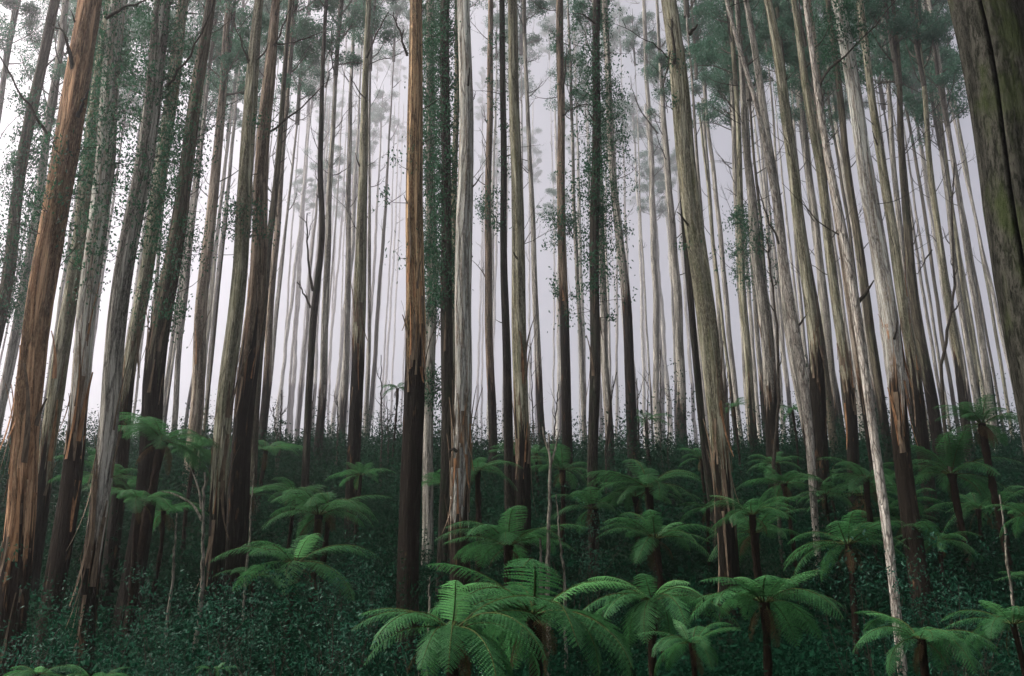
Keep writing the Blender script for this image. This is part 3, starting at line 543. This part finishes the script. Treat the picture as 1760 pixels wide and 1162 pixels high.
# ------------------------------------------------------------------ tree ferns
def frond_mesh(name, mat, a0, a1, seed, L=1.0, npin=25, npl=12):
    """unit-length arching frond along +X with two ranks of toothed pinnae"""
    rs = np.random.default_rng(seed); k = 40
    t = np.linspace(0, 1, k); ang = a0 + (a1 - a0) * t ** 1.15
    dx = np.cos(ang); dz = np.sin(ang); side = .12 * np.sin(t * 2.5) * rs.uniform(-1, 1)
    X = np.concatenate([[0], np.cumsum((dx[1:] + dx[:-1]) / 2)]) / (k - 1); Z = np.concatenate([[0], np.cumsum((dz[1:] + dz[:-1]) / 2)]) / (k - 1)
    P = np.stack([X, side * t, Z], -1) * L
    mb = MB(); mb.add(tube(P, np.linspace(.0095, .0015, k), 5), 0)
    T = unit(np.gradient(P, axis=0)); C = []; D = []; N = []; LL = []; WW = []
    for q in range(npin):
        u = .10 + .895 * (q + .5) / npin; lp = .20 * L * (math.sin(math.pi * min(1, (u * .93 + .05)) ** .85) ** .75 + .03) * rs.uniform(.9, 1.08)
        p = np.array([np.interp(u, t, P[:, c]) for c in range(3)]); tv = unit(np.array([np.interp(u, t, T[:, c]) for c in range(3)]))
        for s in (-1, 1):
            sv = np.array([0, s, 0.]); up = unit(np.cross(tv, sv) * -s if False else np.cross(tv, np.array([0, 1., 0])) * -1)
            if up[2] < 0: up = -up
            fw = .35 + .5 * u; droop = rs.uniform(-.28, -.08)
            d = unit(sv + tv * fw + up * droop); tw = rs.normal(0, .32)
            m = max(4, int(npl * (.4 + .6 * lp / (.2 * L))))
            for e in range(m):
                f = (e + .3) / m; c0 = p + d * lp * f + up * (-.22 * lp * f * f); pl = (.0150 * L * min(1, .35 + lp / (.2 * L))) * (1 - f) ** .45 + .003
                dd = unit(d - up * .4 * f)
                inpl = unit(np.cross(up, dd))
                for s2 in (-1, 1):
                    pd = unit(inpl * s2 + dd * .55 + up * rs.uniform(-.25, .05)); C.append(c0 + pd * pl * .5); D.append(pd); N.append(up + inpl * tw + rs.normal(0, .08, 3)); LL.append(pl * 1.12); WW.append(lp / m * 1.3)
    C, D, N = map(np.array, (C, D, N))
    mb.add(leaves(C, D, N, np.array(LL), np.array(WW)), 1)
    return mb.mesh(name, [M_RACHIS, mat], False, True)
FR = [frond_mesh('frond', M_FERN, R(a), R(b), s) for s, (a, b) in enumerate(((42, -38), (30, -45), (55, -30), (20, -55), (35, -20), (12, -62)))]
FRH = [frond_mesh('frond', M_FERN, R(a), R(b), 60 + s_) for s_, (a, b) in enumerate(((28, -78), (10, -82), (40, -68)))]
FRB = [frond_mesh('frond', M_FERNB, R(a), R(b), 20 + s) for s, (a, b) in enumerate(((62, -5), (46, -22)))]
FRD = [frond_mesh('dead_frond', M_FERND, R(-25), R(-88), 40, npin=20, npl=6), frond_mesh('dead_frond', M_FERND, R(-50), R(-92), 41, npin=20, npl=6)]

def fern(px, py, wpx, Y, label, n=15, bright=0, dead=3, seed=None, lean=0.0, base=None, flat=0, hang=0):
    P = at(px, py, Y); rs = np.random.default_rng(seed or int(px * 7 + py)); Rw = wpx * Y / FPX / 2
    bx_ = P.x + lean; by = Y; bz = g1(bx_, by)
    if base: bb = at(base[0], base[1], Y); bx_ = bb.x; bz = min(g1(bx_, by), bb.z)
    bz = min(bz, P.z - .5)
    root = empty('tree_fern', (bx_, by, bz), label, 'tree fern', 'tree ferns on the slope')
    H = P.z - bz; k = max(6, int(H * 5)); t = np.linspace(0, 1, k)
    Pt = np.stack([(P.x - bx_) * t + .05 * np.sin(t * 5 + px), .05 * np.sin(t * 4 + py), -.3 + (H + .3) * t], -1)
    r0 = (.055 + .008 * H) * min(1.4, Rw / 1.7)
    V, F = tube(Pt, r0 * (1 + .25 * np.exp(-t * 6) + .35 * np.exp(-(1 - t) * 9)) * (1 + .12 * rs.normal(0, 1, k)), 12)
    V = V + rs.normal(0, r0 * .09, V.shape)
    mb = MB(); mb.add((V, F)); link('trunk', mb.mesh('trunk', [M_FTRUNK], True), root)
    top = Pt[-1]; a0 = rs.uniform(0, 6.28)
    L = Rw / .82 * rs.uniform(.82, .98); tilt = rs.normal(0, .12, 2)
    for q in range(n + bright + dead):
        a = a0 + q * 2.39996 + rs.uniform(-.12, .12)
        if q < n: me = FR[int(rs.choice([0, 1, 3, 4, 5])) if not flat else int(rs.choice([0, 1, 4]))] if q > n // 4 else FR[int(rs.choice([2, 0] if not hang else [0, 1, 4]))]; nm = 'frond'; s = L * rs.uniform(.82, 1.12)
        elif q < n + bright: me = FRB[int(rs.integers(2))]; nm = 'frond'; s = L * rs.uniform(.6, .85)
        else: me = FRD[int(rs.integers(2))]; nm = 'dead_frond'; s = L * rs.uniform(.35, .55)
        if hang and q < n and q % 3 == 1: me = FRH[int(rs.integers(3))]
        o = link(nm, me, root, (top[0] + .06 * math.cos(a), top[1] + .06 * math.sin(a), top[2] - (.05 if q >= n + bright else 0)))
        o.rotation_euler = (rs.uniform(-.25, .25), rs.uniform(-.16, .18) + tilt[0] * math.cos(a) + tilt[1] * math.sin(a), a + rs.uniform(-.15, .15)); o.scale = (s, s * rs.uniform(.9, 1.15), s)
    return root
FERNS = [
    (785, 1082, 330, 11.0, 'large foreground fern with drooping fronds below the whitish central trunk', 17, 1, 3),
    (915, 1056, 380, 13.0, 'foreground fern just right of the drooping one, with long fronds reaching right', 17, 2, 3),
    (1120, 1032, 260, 16.5, 'fern with bright upper fronds between the black ivy-sprayed and tall olive trunks', 15, 3, 2),
    (1310, 1035, 280, 15.0, 'fern with one upright yellow-green frond below the foot of the tall olive trunk', 16, 2, 4),
    (1185, 1105, 180, 12.5, 'small pale-edged fern low between the two bright foreground ferns', 12, 1, 1),
    (1590, 1098, 250, 13.0, 'flat-topped fern behind the foot of the slender lichen-grey trunk', 15, 1, 3),
    (1745, 1072, 190, 14.0, 'fern with tall arched fronds in the bottom right corner', 14, 1, 2),
    (505, 968, 230, 23.0, 'small fern with bright flat fronds low on the left slope', 12, 1, 3),
    (548, 885, 200, 27.0, 'wide fern just above the bright flat one on the left slope', 15, 0, 3),
    (505, 848, 130, 30.0, 'small fern peeping out above the wide left-slope fern', 12, 1, 2),
    (278, 758, 215, 26.0, 'tall fern at the foot of the thick dark leafy trunk, on a thin leaning trunk', 16, 0, 3),
    (245, 862, 160, 23.5, 'fern with pale drooping fronds beneath the tall left fern', 13, 1, 2),
    (180, 822, 170, 27.0, 'shaded fern showing between the broad pale and the flaking trunks on the left', 13, 0, 2),
    (455, 775, 140, 38.0, 'small distant fern near the ridge right of the reddish brown trunk', 12, 0, 1),
    (335, 770, 120, 33.0, 'dim fern near the ridge left of the mottled olive trunk', 12, 0, 1),
    (1118, 838, 200, 29.0, 'broad flat fern high on the slope right of the ivy-sprayed trunk', 16, 0, 3),
    (1130, 926, 210, 23.5, 'fern directly below the broad flat one right of the ivy-sprayed trunk', 15, 1, 3),
    (1295, 885, 170, 24.0, 'leafy fern touching the right side of the tall olive trunk', 14, 1, 2),
    (1350, 832, 150, 28.0, 'fern behind the slim pale tapering stem', 13, 1, 2),
    (1215, 872, 110, 30.0, 'small fern just left of the tall olive trunk', 11, 0, 1),
    (1455, 935, 200, 21.0, 'low flat fern between the slim pale stem and the lichen-grey trunk', 13, 0, 4),
    (1490, 822, 160, 29.0, 'dim fern behind the slender lichen-grey trunk', 13, 0, 2),
    (1640, 815, 200, 28.0, 'spreading fern on the right slope under the tall shaded one', 14, 0, 2),
    (1690, 728, 175, 27.0, 'tall fern with a shaggy dead skirt against the mist near the right edge', 15, 0, 9),
    (1762, 885, 110, 19.0, 'fern cut off by the right edge above the corner fern', 12, 1, 1),
    (870, 938, 230, 22.0, 'fern with comb-like drooping fronds right of the whitish trunk', 15, 0, 3),
    (822, 808, 160, 30.0, 'fern partly hidden behind the whitish trunk high on the slope', 13, 0, 2),
    (965, 808, 150, 32.0, 'fern high on the slope beside the mottled twin stems', 13, 0, 2),
    (762, 835, 120, 31.0, 'fern showing between the gold-streaked and the whitish trunk', 11, 0, 1),
    (682, 668, 70, 48.0, 'dark fern silhouetted on the ridge against the mist left of the gold-streaked trunk', 12, 0, 5),
    (1112, 722, 90, 46.0, 'pale green fern on the ridge below the ghostly central trunks', 11, 0, 2),
    (1262, 700, 70, 46.0, 'small dark fern on the ridge right of the tall olive trunk', 10, 0, 3),
    (1362, 705, 70, 46.0, 'small dark fern on the ridge behind the green-olive trunk', 10, 0, 3),
    (60, 1158, 120, 12.0, 'fern tips rising from the bottom left corner', 10, 1, 0),
    (170, 1168, 110, 12.0, 'fern tips at the bottom edge at the foot of the flaking trunk', 9, 1, 0),
    (372, 1150, 60, 13.0, 'single small fern near the bottom edge on the left', 6, 1, 0),
    (1780, 1000, 120, 20.0, 'shaded fern half outside the right edge', 11, 0, 2),
    (440, 990, 120, 25.0, 'fern left of and behind the bright flat one', 9, 0, 1),
    (1420, 850, 110, 30.0, 'small fern between the slim pale stem and the green-olive trunk', 10, 0, 1),
    (1560, 860, 120, 27.0, 'dim fern right of the lichen-grey trunk', 10, 0, 1),
]
fx = np.random.default_rng(77); shade = []
for (xa, xb_, ya_, yb_, n_) in ((120, 690, 770, 905, 5), (830, 1230, 775, 900, 5), (1250, 1755, 770, 960, 8)):
    for k_ in range(n_):
        px_ = xa + (xb_ - xa) * (k_ + fx.uniform(.1, .9)) / n_; py_ = fx.uniform(ya_, yb_); Y_ = float(np.interp(py_, [760, 830, 900, 970], [41, 33, 28.5, 23])) + fx.uniform(-1.5, 1.5)
        shade.append((px_, py_, fx.uniform(2.2, 3.6) * FPX / Y_, Y_, int(fx.integers(9, 14)), int(fx.integers(1, 5))))
shade.sort(); ORDF = ['leftmost', 'second', 'third', 'fourth', 'fifth', 'sixth', 'seventh', 'eighth', 'ninth', 'tenth', 'eleventh', 'twelfth', 'thirteenth', 'fourteenth', 'fifteenth', 'sixteenth', 'seventeenth', 'eighteenth', 'nineteenth', 'twentieth']
def sl(i_):
    return 'dim shaded fern on the slope, %s of the shaded ones from the left' % ORDF[i_] if i_ < 10 else 'dim shaded fern on the slope, %s of the shaded ones from the right' % ORDF[len(shade) - 1 - i_].replace('leftmost', 'first')
for i_, h_ in enumerate(shade): fern(h_[0], h_[1], h_[2], h_[3], sl(i_), h_[4], 0, h_[5], seed=500 + i_)
for f in FERNS:
    fern(f[0], f[1], f[2], f[3], f[4], f[5], f[6], f[7], base=(212, 1100) if f[0] == 278 else None, hang=f[3] < 18)

# ------------------------------------------------------------------ thin stems and saplings
def stem(label, Y, pts, wpx, mat, limbs=(), cat='sapling', name='sapling', twigs=0, group='thin stems among the ferns'):
    Q = [at(a, b, Y) for a, b in pts]; b0 = Q[0]; gz = min(g1(b0.x, Y), b0.z)
    root = empty(name, (b0.x, Y, gz), label, cat, group); rs = np.random.default_rng(hash_(label) % 99991)
    def loc(p, dy=0): return np.array([p.x - b0.x, p.y - Y + dy, p.z - gz])
    P = np.array([[0, 0, -.3]] + [loc(q) for q in Q]); t = np.linspace(0, 1, len(P)); tt = np.linspace(0, 1, 26)
    Pb = np.stack([np.interp(tt, t, P[:, c]) for c in range(3)], -1); Pb[1:-1] += rs.normal(0, .012, (24, 3)) * (Y / 25)
    r = wpx * Y * 1.05 / FPX / 2
    mb = MB(); mb.add(tube(Pb, r * np.linspace(1.15, .4, 26) * (1 + rs.normal(0, .08, 26)), 8)); link('trunk', mb.mesh('trunk', [mat], True), root)
    for lb in limbs:
        L = np.array([loc(at(a, b, Y), .1 * i_) for i_, (a, b) in enumerate(lb)]); t2 = np.linspace(0, 1, len(L)); t3 = np.linspace(0, 1, 10)
        Pl = np.stack([np.interp(t3, t2, L[:, c]) for c in range(3)], -1); Pl[1:-1] = (Pl[:-2] + 2 * Pl[1:-1] + Pl[2:]) / 4
        mb = MB(); mb.add(tube(Pl, r * np.linspace(.6, .2, 10), 6)); link('branch', mb.mesh('branch', [mat], True), root)
    for _ in range(twigs):
        a = int(rs.integers(12, 25)); ang = rs.uniform(0, 6.28)
        mb, _t = twiggy(Pb[a], (math.cos(ang), math.sin(ang), rs.uniform(.5, 1.5)), rs.uniform(.3, .9) * Y / 30, r * .45, int(rs.integers(1e9)), 1, .6, 4)
        link('branch', mb.mesh('branch', [mat], True), root)
stem('pale forked sapling stem with two long bare arms on the left slope', 22, [(348, 1000), (349, 900), (351, 812)], 8, M_PALESTEM, limbs=(((347, 895), (330, 865), (290, 845), (270, 842)), ((346, 875), (340, 840), (322, 800))))
stem('short pale stick standing left of the forked sapling', 23, [(298, 985), (301, 930), (304, 882)], 5, M_PALESTEM)
stem('bare pale stick right of the mottled olive trunk', 25, [(429, 930), (432, 870), (438, 800)], 4, M_PALESTEM)
stem('white-mottled twin stem, left and taller, in front of the slope right of centre', 21, [(941, 1015), (943, 920), (946, 800), (943, 745)], 8, M_PALESTEM, limbs=(((946, 800), (955, 770), (962, 735)), ((945, 780), (935, 750), (933, 730))))
stem('white-mottled twin stem, right and shorter, in front of the slope right of centre', 21.5, [(970, 985), (962, 930), (956, 850)], 5, M_PALESTEM)
stem('rust brown broken stem left of the mottled twin stems', 21, [(931, 1010), (930, 960), (928, 925)], 7, M_LIMB)
stem('lone pale leaning stick on the dark slope near the right edge', 20, [(1734, 992), (1728, 920), (1718, 850)], 5, M_PALESTEM)
stem('short grey stick between the gold-streaked and whitish trunks low down', 19, [(738, 1040), (738, 1010), (739, 990)], 4, M_PALESTEM)
stem('black bare sapling with antler-like twigs in front of the grey bushy trunk on the right', 31, [(1330, 800), (1338, 690), (1336, 560), (1322, 450), (1318, 410)], 6, M_TWIG, twigs=6)
stem('thin black crooked sapling in the right-hand mist gap', 33, [(1625, 750), (1617, 640), (1630, 560), (1640, 500), (1636, 380), (1640, 280)], 6, M_TWIG, twigs=5)
stem('thin dark stick low in front of the tall olive trunk', 40, [(1040, 800), (1048, 700), (1060, 640)], 4, M_TWIG, twigs=4)
DS = [(484, 670, 'bare twiggy stick on the ridge left of the black snaking trunk'), (470, 700, 'short dead stick on the ridge near the slim tan trunk'),
      (540, 668, 'dead stick on the ridge right of the black snaking trunk'), (655, 610, 'tall dead twiggy stick on the ridge left of the gold-streaked trunk'),
      (665, 680, 'short dead stick beside the ridge fern'), (960, 660, 'short dead stick on the ridge left of the tufted brown trunk'),
      (1115, 640, 'dead stick on the ridge in the centre-right mist'), (1135, 600, 'tall curved dead stick on the ridge in the centre-right mist'),
      (1150, 655, 'short dead stick on the ridge left of the broad faded trunk'), (1095, 650, 'thin dead stick right of the black-footed grey trunk'),
      (1250, 640, 'thin dead stick on the ridge right of the tall olive trunk'), (912, 590, 'thin tall dead stick behind the olive-yellow trunk'),
      (580, 690, 'short dead stick on the ridge below the faint slim trunk'), (1655, 690, 'dead stick on the ridge left of the tall skirted fern')]
for (px, yt, lab) in DS:
    s = random.uniform(-10, 10)
    stem(lab, 46 + random.uniform(-2, 3), [(px + s, 770), (px + s * .4, (yt + 750) / 2), (px, yt)], random.uniform(2.5, 4), M_TWIG, twigs=random.randint(3, 6), cat='dead stick', name='dead_stick', group='dead sticks on the ridge')

# ------------------------------------------------------------------ undergrowth: uncountable leafy ground cover
def undergrowth():
    rs = np.random.default_rng(3); Cs = []; Ds = []; Ns = []; Ls = []; Ts = []
    bands = [(8, 14, 5.2, 130, 1500), (14, 21, 4.2, 150, 1300), (21, 30, 3.6, 230, 1000), (30, 42, 3.2, 620, 680), (42, 58, 2.9, 1000, 480), (58, 74, 2.6, 420, 180)]
    for (ya, yb, _, nsh, nl) in bands:
        for _s in range(nsh):
            y = rs.uniform(ya, yb); hw = y * .68 + 3; x = rs.uniform(-hw, hw); z = g1(x, y)
            rr = rs.uniform(.7, 1.5) * (1 + .006 * y); hh = rs.uniform(.6, 1.9) * (1.6 if y > 40 else 1)
            hh *= .6 if y < 14 else 1.35 if y < 42 else 1
            sf = rs.choice([.6, .8, 1., 1.4, 2.0], p=[.2, .25, .25, .2, .1]); sf = min(sf, 1.1) if y > 42 else sf; hh *= 2.0 if y > 45 and rs.random() < .05 else 1; hh *= rs.choice([.8, 1., 1.5], p=[.4, .4, .2]); n = int(nl * rs.uniform(.6, 1.1) * min(1.5, 1 / sf)); p = rs.normal(0, 1, (n, 3)); p[:, 2] = np.abs(p[:, 2]) * 1.1; p = unit(p)
            lump = 1 + .16 * np.sin(p[:, 0] * 6 + _s) * np.sin(p[:, 1] * 7 + _s * 2) + .1 * np.sin(p[:, 2] * 9 + _s)
            q_ = p * (rs.random((n, 1)) ** .22) * lump[:, None]
            C = np.array([x, y, z]) + q_ * np.array([rr, rr, hh])
            s = (.045 + .0025 * y) * sf
            D = rs.normal(0, .7, (n, 3)) + p * np.array([.8, .8, .2]); N = p + rs.normal(0, .36, (n, 3)) + np.array([0, 0, .35])
            Cs.append(C); Ds.append(D); Ns.append(N); Ls.append(rs.uniform(.6, 1.4, n) * s); Ts.append(np.clip(rs.random(n) * .6 + rs.random() * .4, 0, 1))
    C, D, N = map(np.concatenate, (Cs, Ds, Ns)); L = np.concatenate(Ls)
    V, F = leaves(C, D, N, L, L * .5)
    me = mesh_np('undergrowth', V, F, [M_UNDER], {'tint': ('FLOAT', 'FACE', np.concatenate(Ts))})
    print('undergrowth leaves', len(C))
    tag(link('undergrowth', me), 'dense dark green leafy undergrowth covering the slope', kind='stuff')
undergrowth()

def shrub(px, py, Y, w_, h_, label, n=1500):
    P = at(px, py, Y); gz = min(g1(P.x, Y), P.z - .3); rs = np.random.default_rng(int(px + py)); root = empty('shrub', (P.x, Y, gz), label, 'shrub', 'shrubs on the slope')
    H = P.z - gz + h_ / 2; mb = MB(); tips = []
    for q in range(7):
        a = q * .9 + rs.uniform(-.3, .3); _, tp = twiggy((0, 0, 0), (math.cos(a) * w_ / H * .6, math.sin(a) * w_ / H * .6, 1), H * rs.uniform(.75, 1), .018, int(rs.integers(1e9)), 2, .3, 4, mb); tips += tp
    link('stem', mb.mesh('stem', [M_TWIG], True), root)
    T = np.array(tips); T = T[T[:, 2] > H * .35]; per = max(8, n // len(T)); C = np.repeat(T, per, 0) + rs.normal(0, .13, (len(T) * per, 3)); m = len(C)
    D = rs.normal(0, 1, (m, 3)); N = rs.normal(0, .6, (m, 3)) + np.array([0, 0, 1]); s = .045 + .002 * Y
    mb = MB(); mb.add(leaves(C, D, N, rs.uniform(.7, 1.3, m) * s, rs.uniform(.7, 1.3, m) * s * .4)); link('foliage', mb.mesh('foliage', [M_SHRUB], False, True), root)
for a in [(560, 1110, 14, 1.2, .9, 'bluish leafy shrub near the bottom edge left of the foreground fern'), (340, 1050, 17, 1.5, .9, 'leafy shrub low on the left slope below the forked sapling'),
          (240, 1120, 15, 1.0, .8, 'leafy shrub at the foot of the flaking trunk on the left'), (1500, 1060, 16, 1.2, .9, 'fine-leaved shrub left of the foot of the lichen-grey trunk'),
          (1640, 1030, 18, 1.3, .8, 'fine-leaved shrub right of the dark torn foot of the cream trunk'), (450, 1090, 16, 1.3, .8, 'dark leafy shrub below the bright flat fern'),
          (40, 1060, 15, 1.0, .9, 'shrub at the foot of the orange-brown trunk'), (1000, 950, 24, 1.5, 1.0, 'dark shrub right of the mottled twin stems'), (600, 1020, 20, 1.5, 1.0, 'dark shrub left of the foot of the gold-streaked trunk'),
          (700, 1140, 11, .8, .6, 'small leafy shrub under the left fronds of the drooping foreground fern')]:
    shrub(*a)
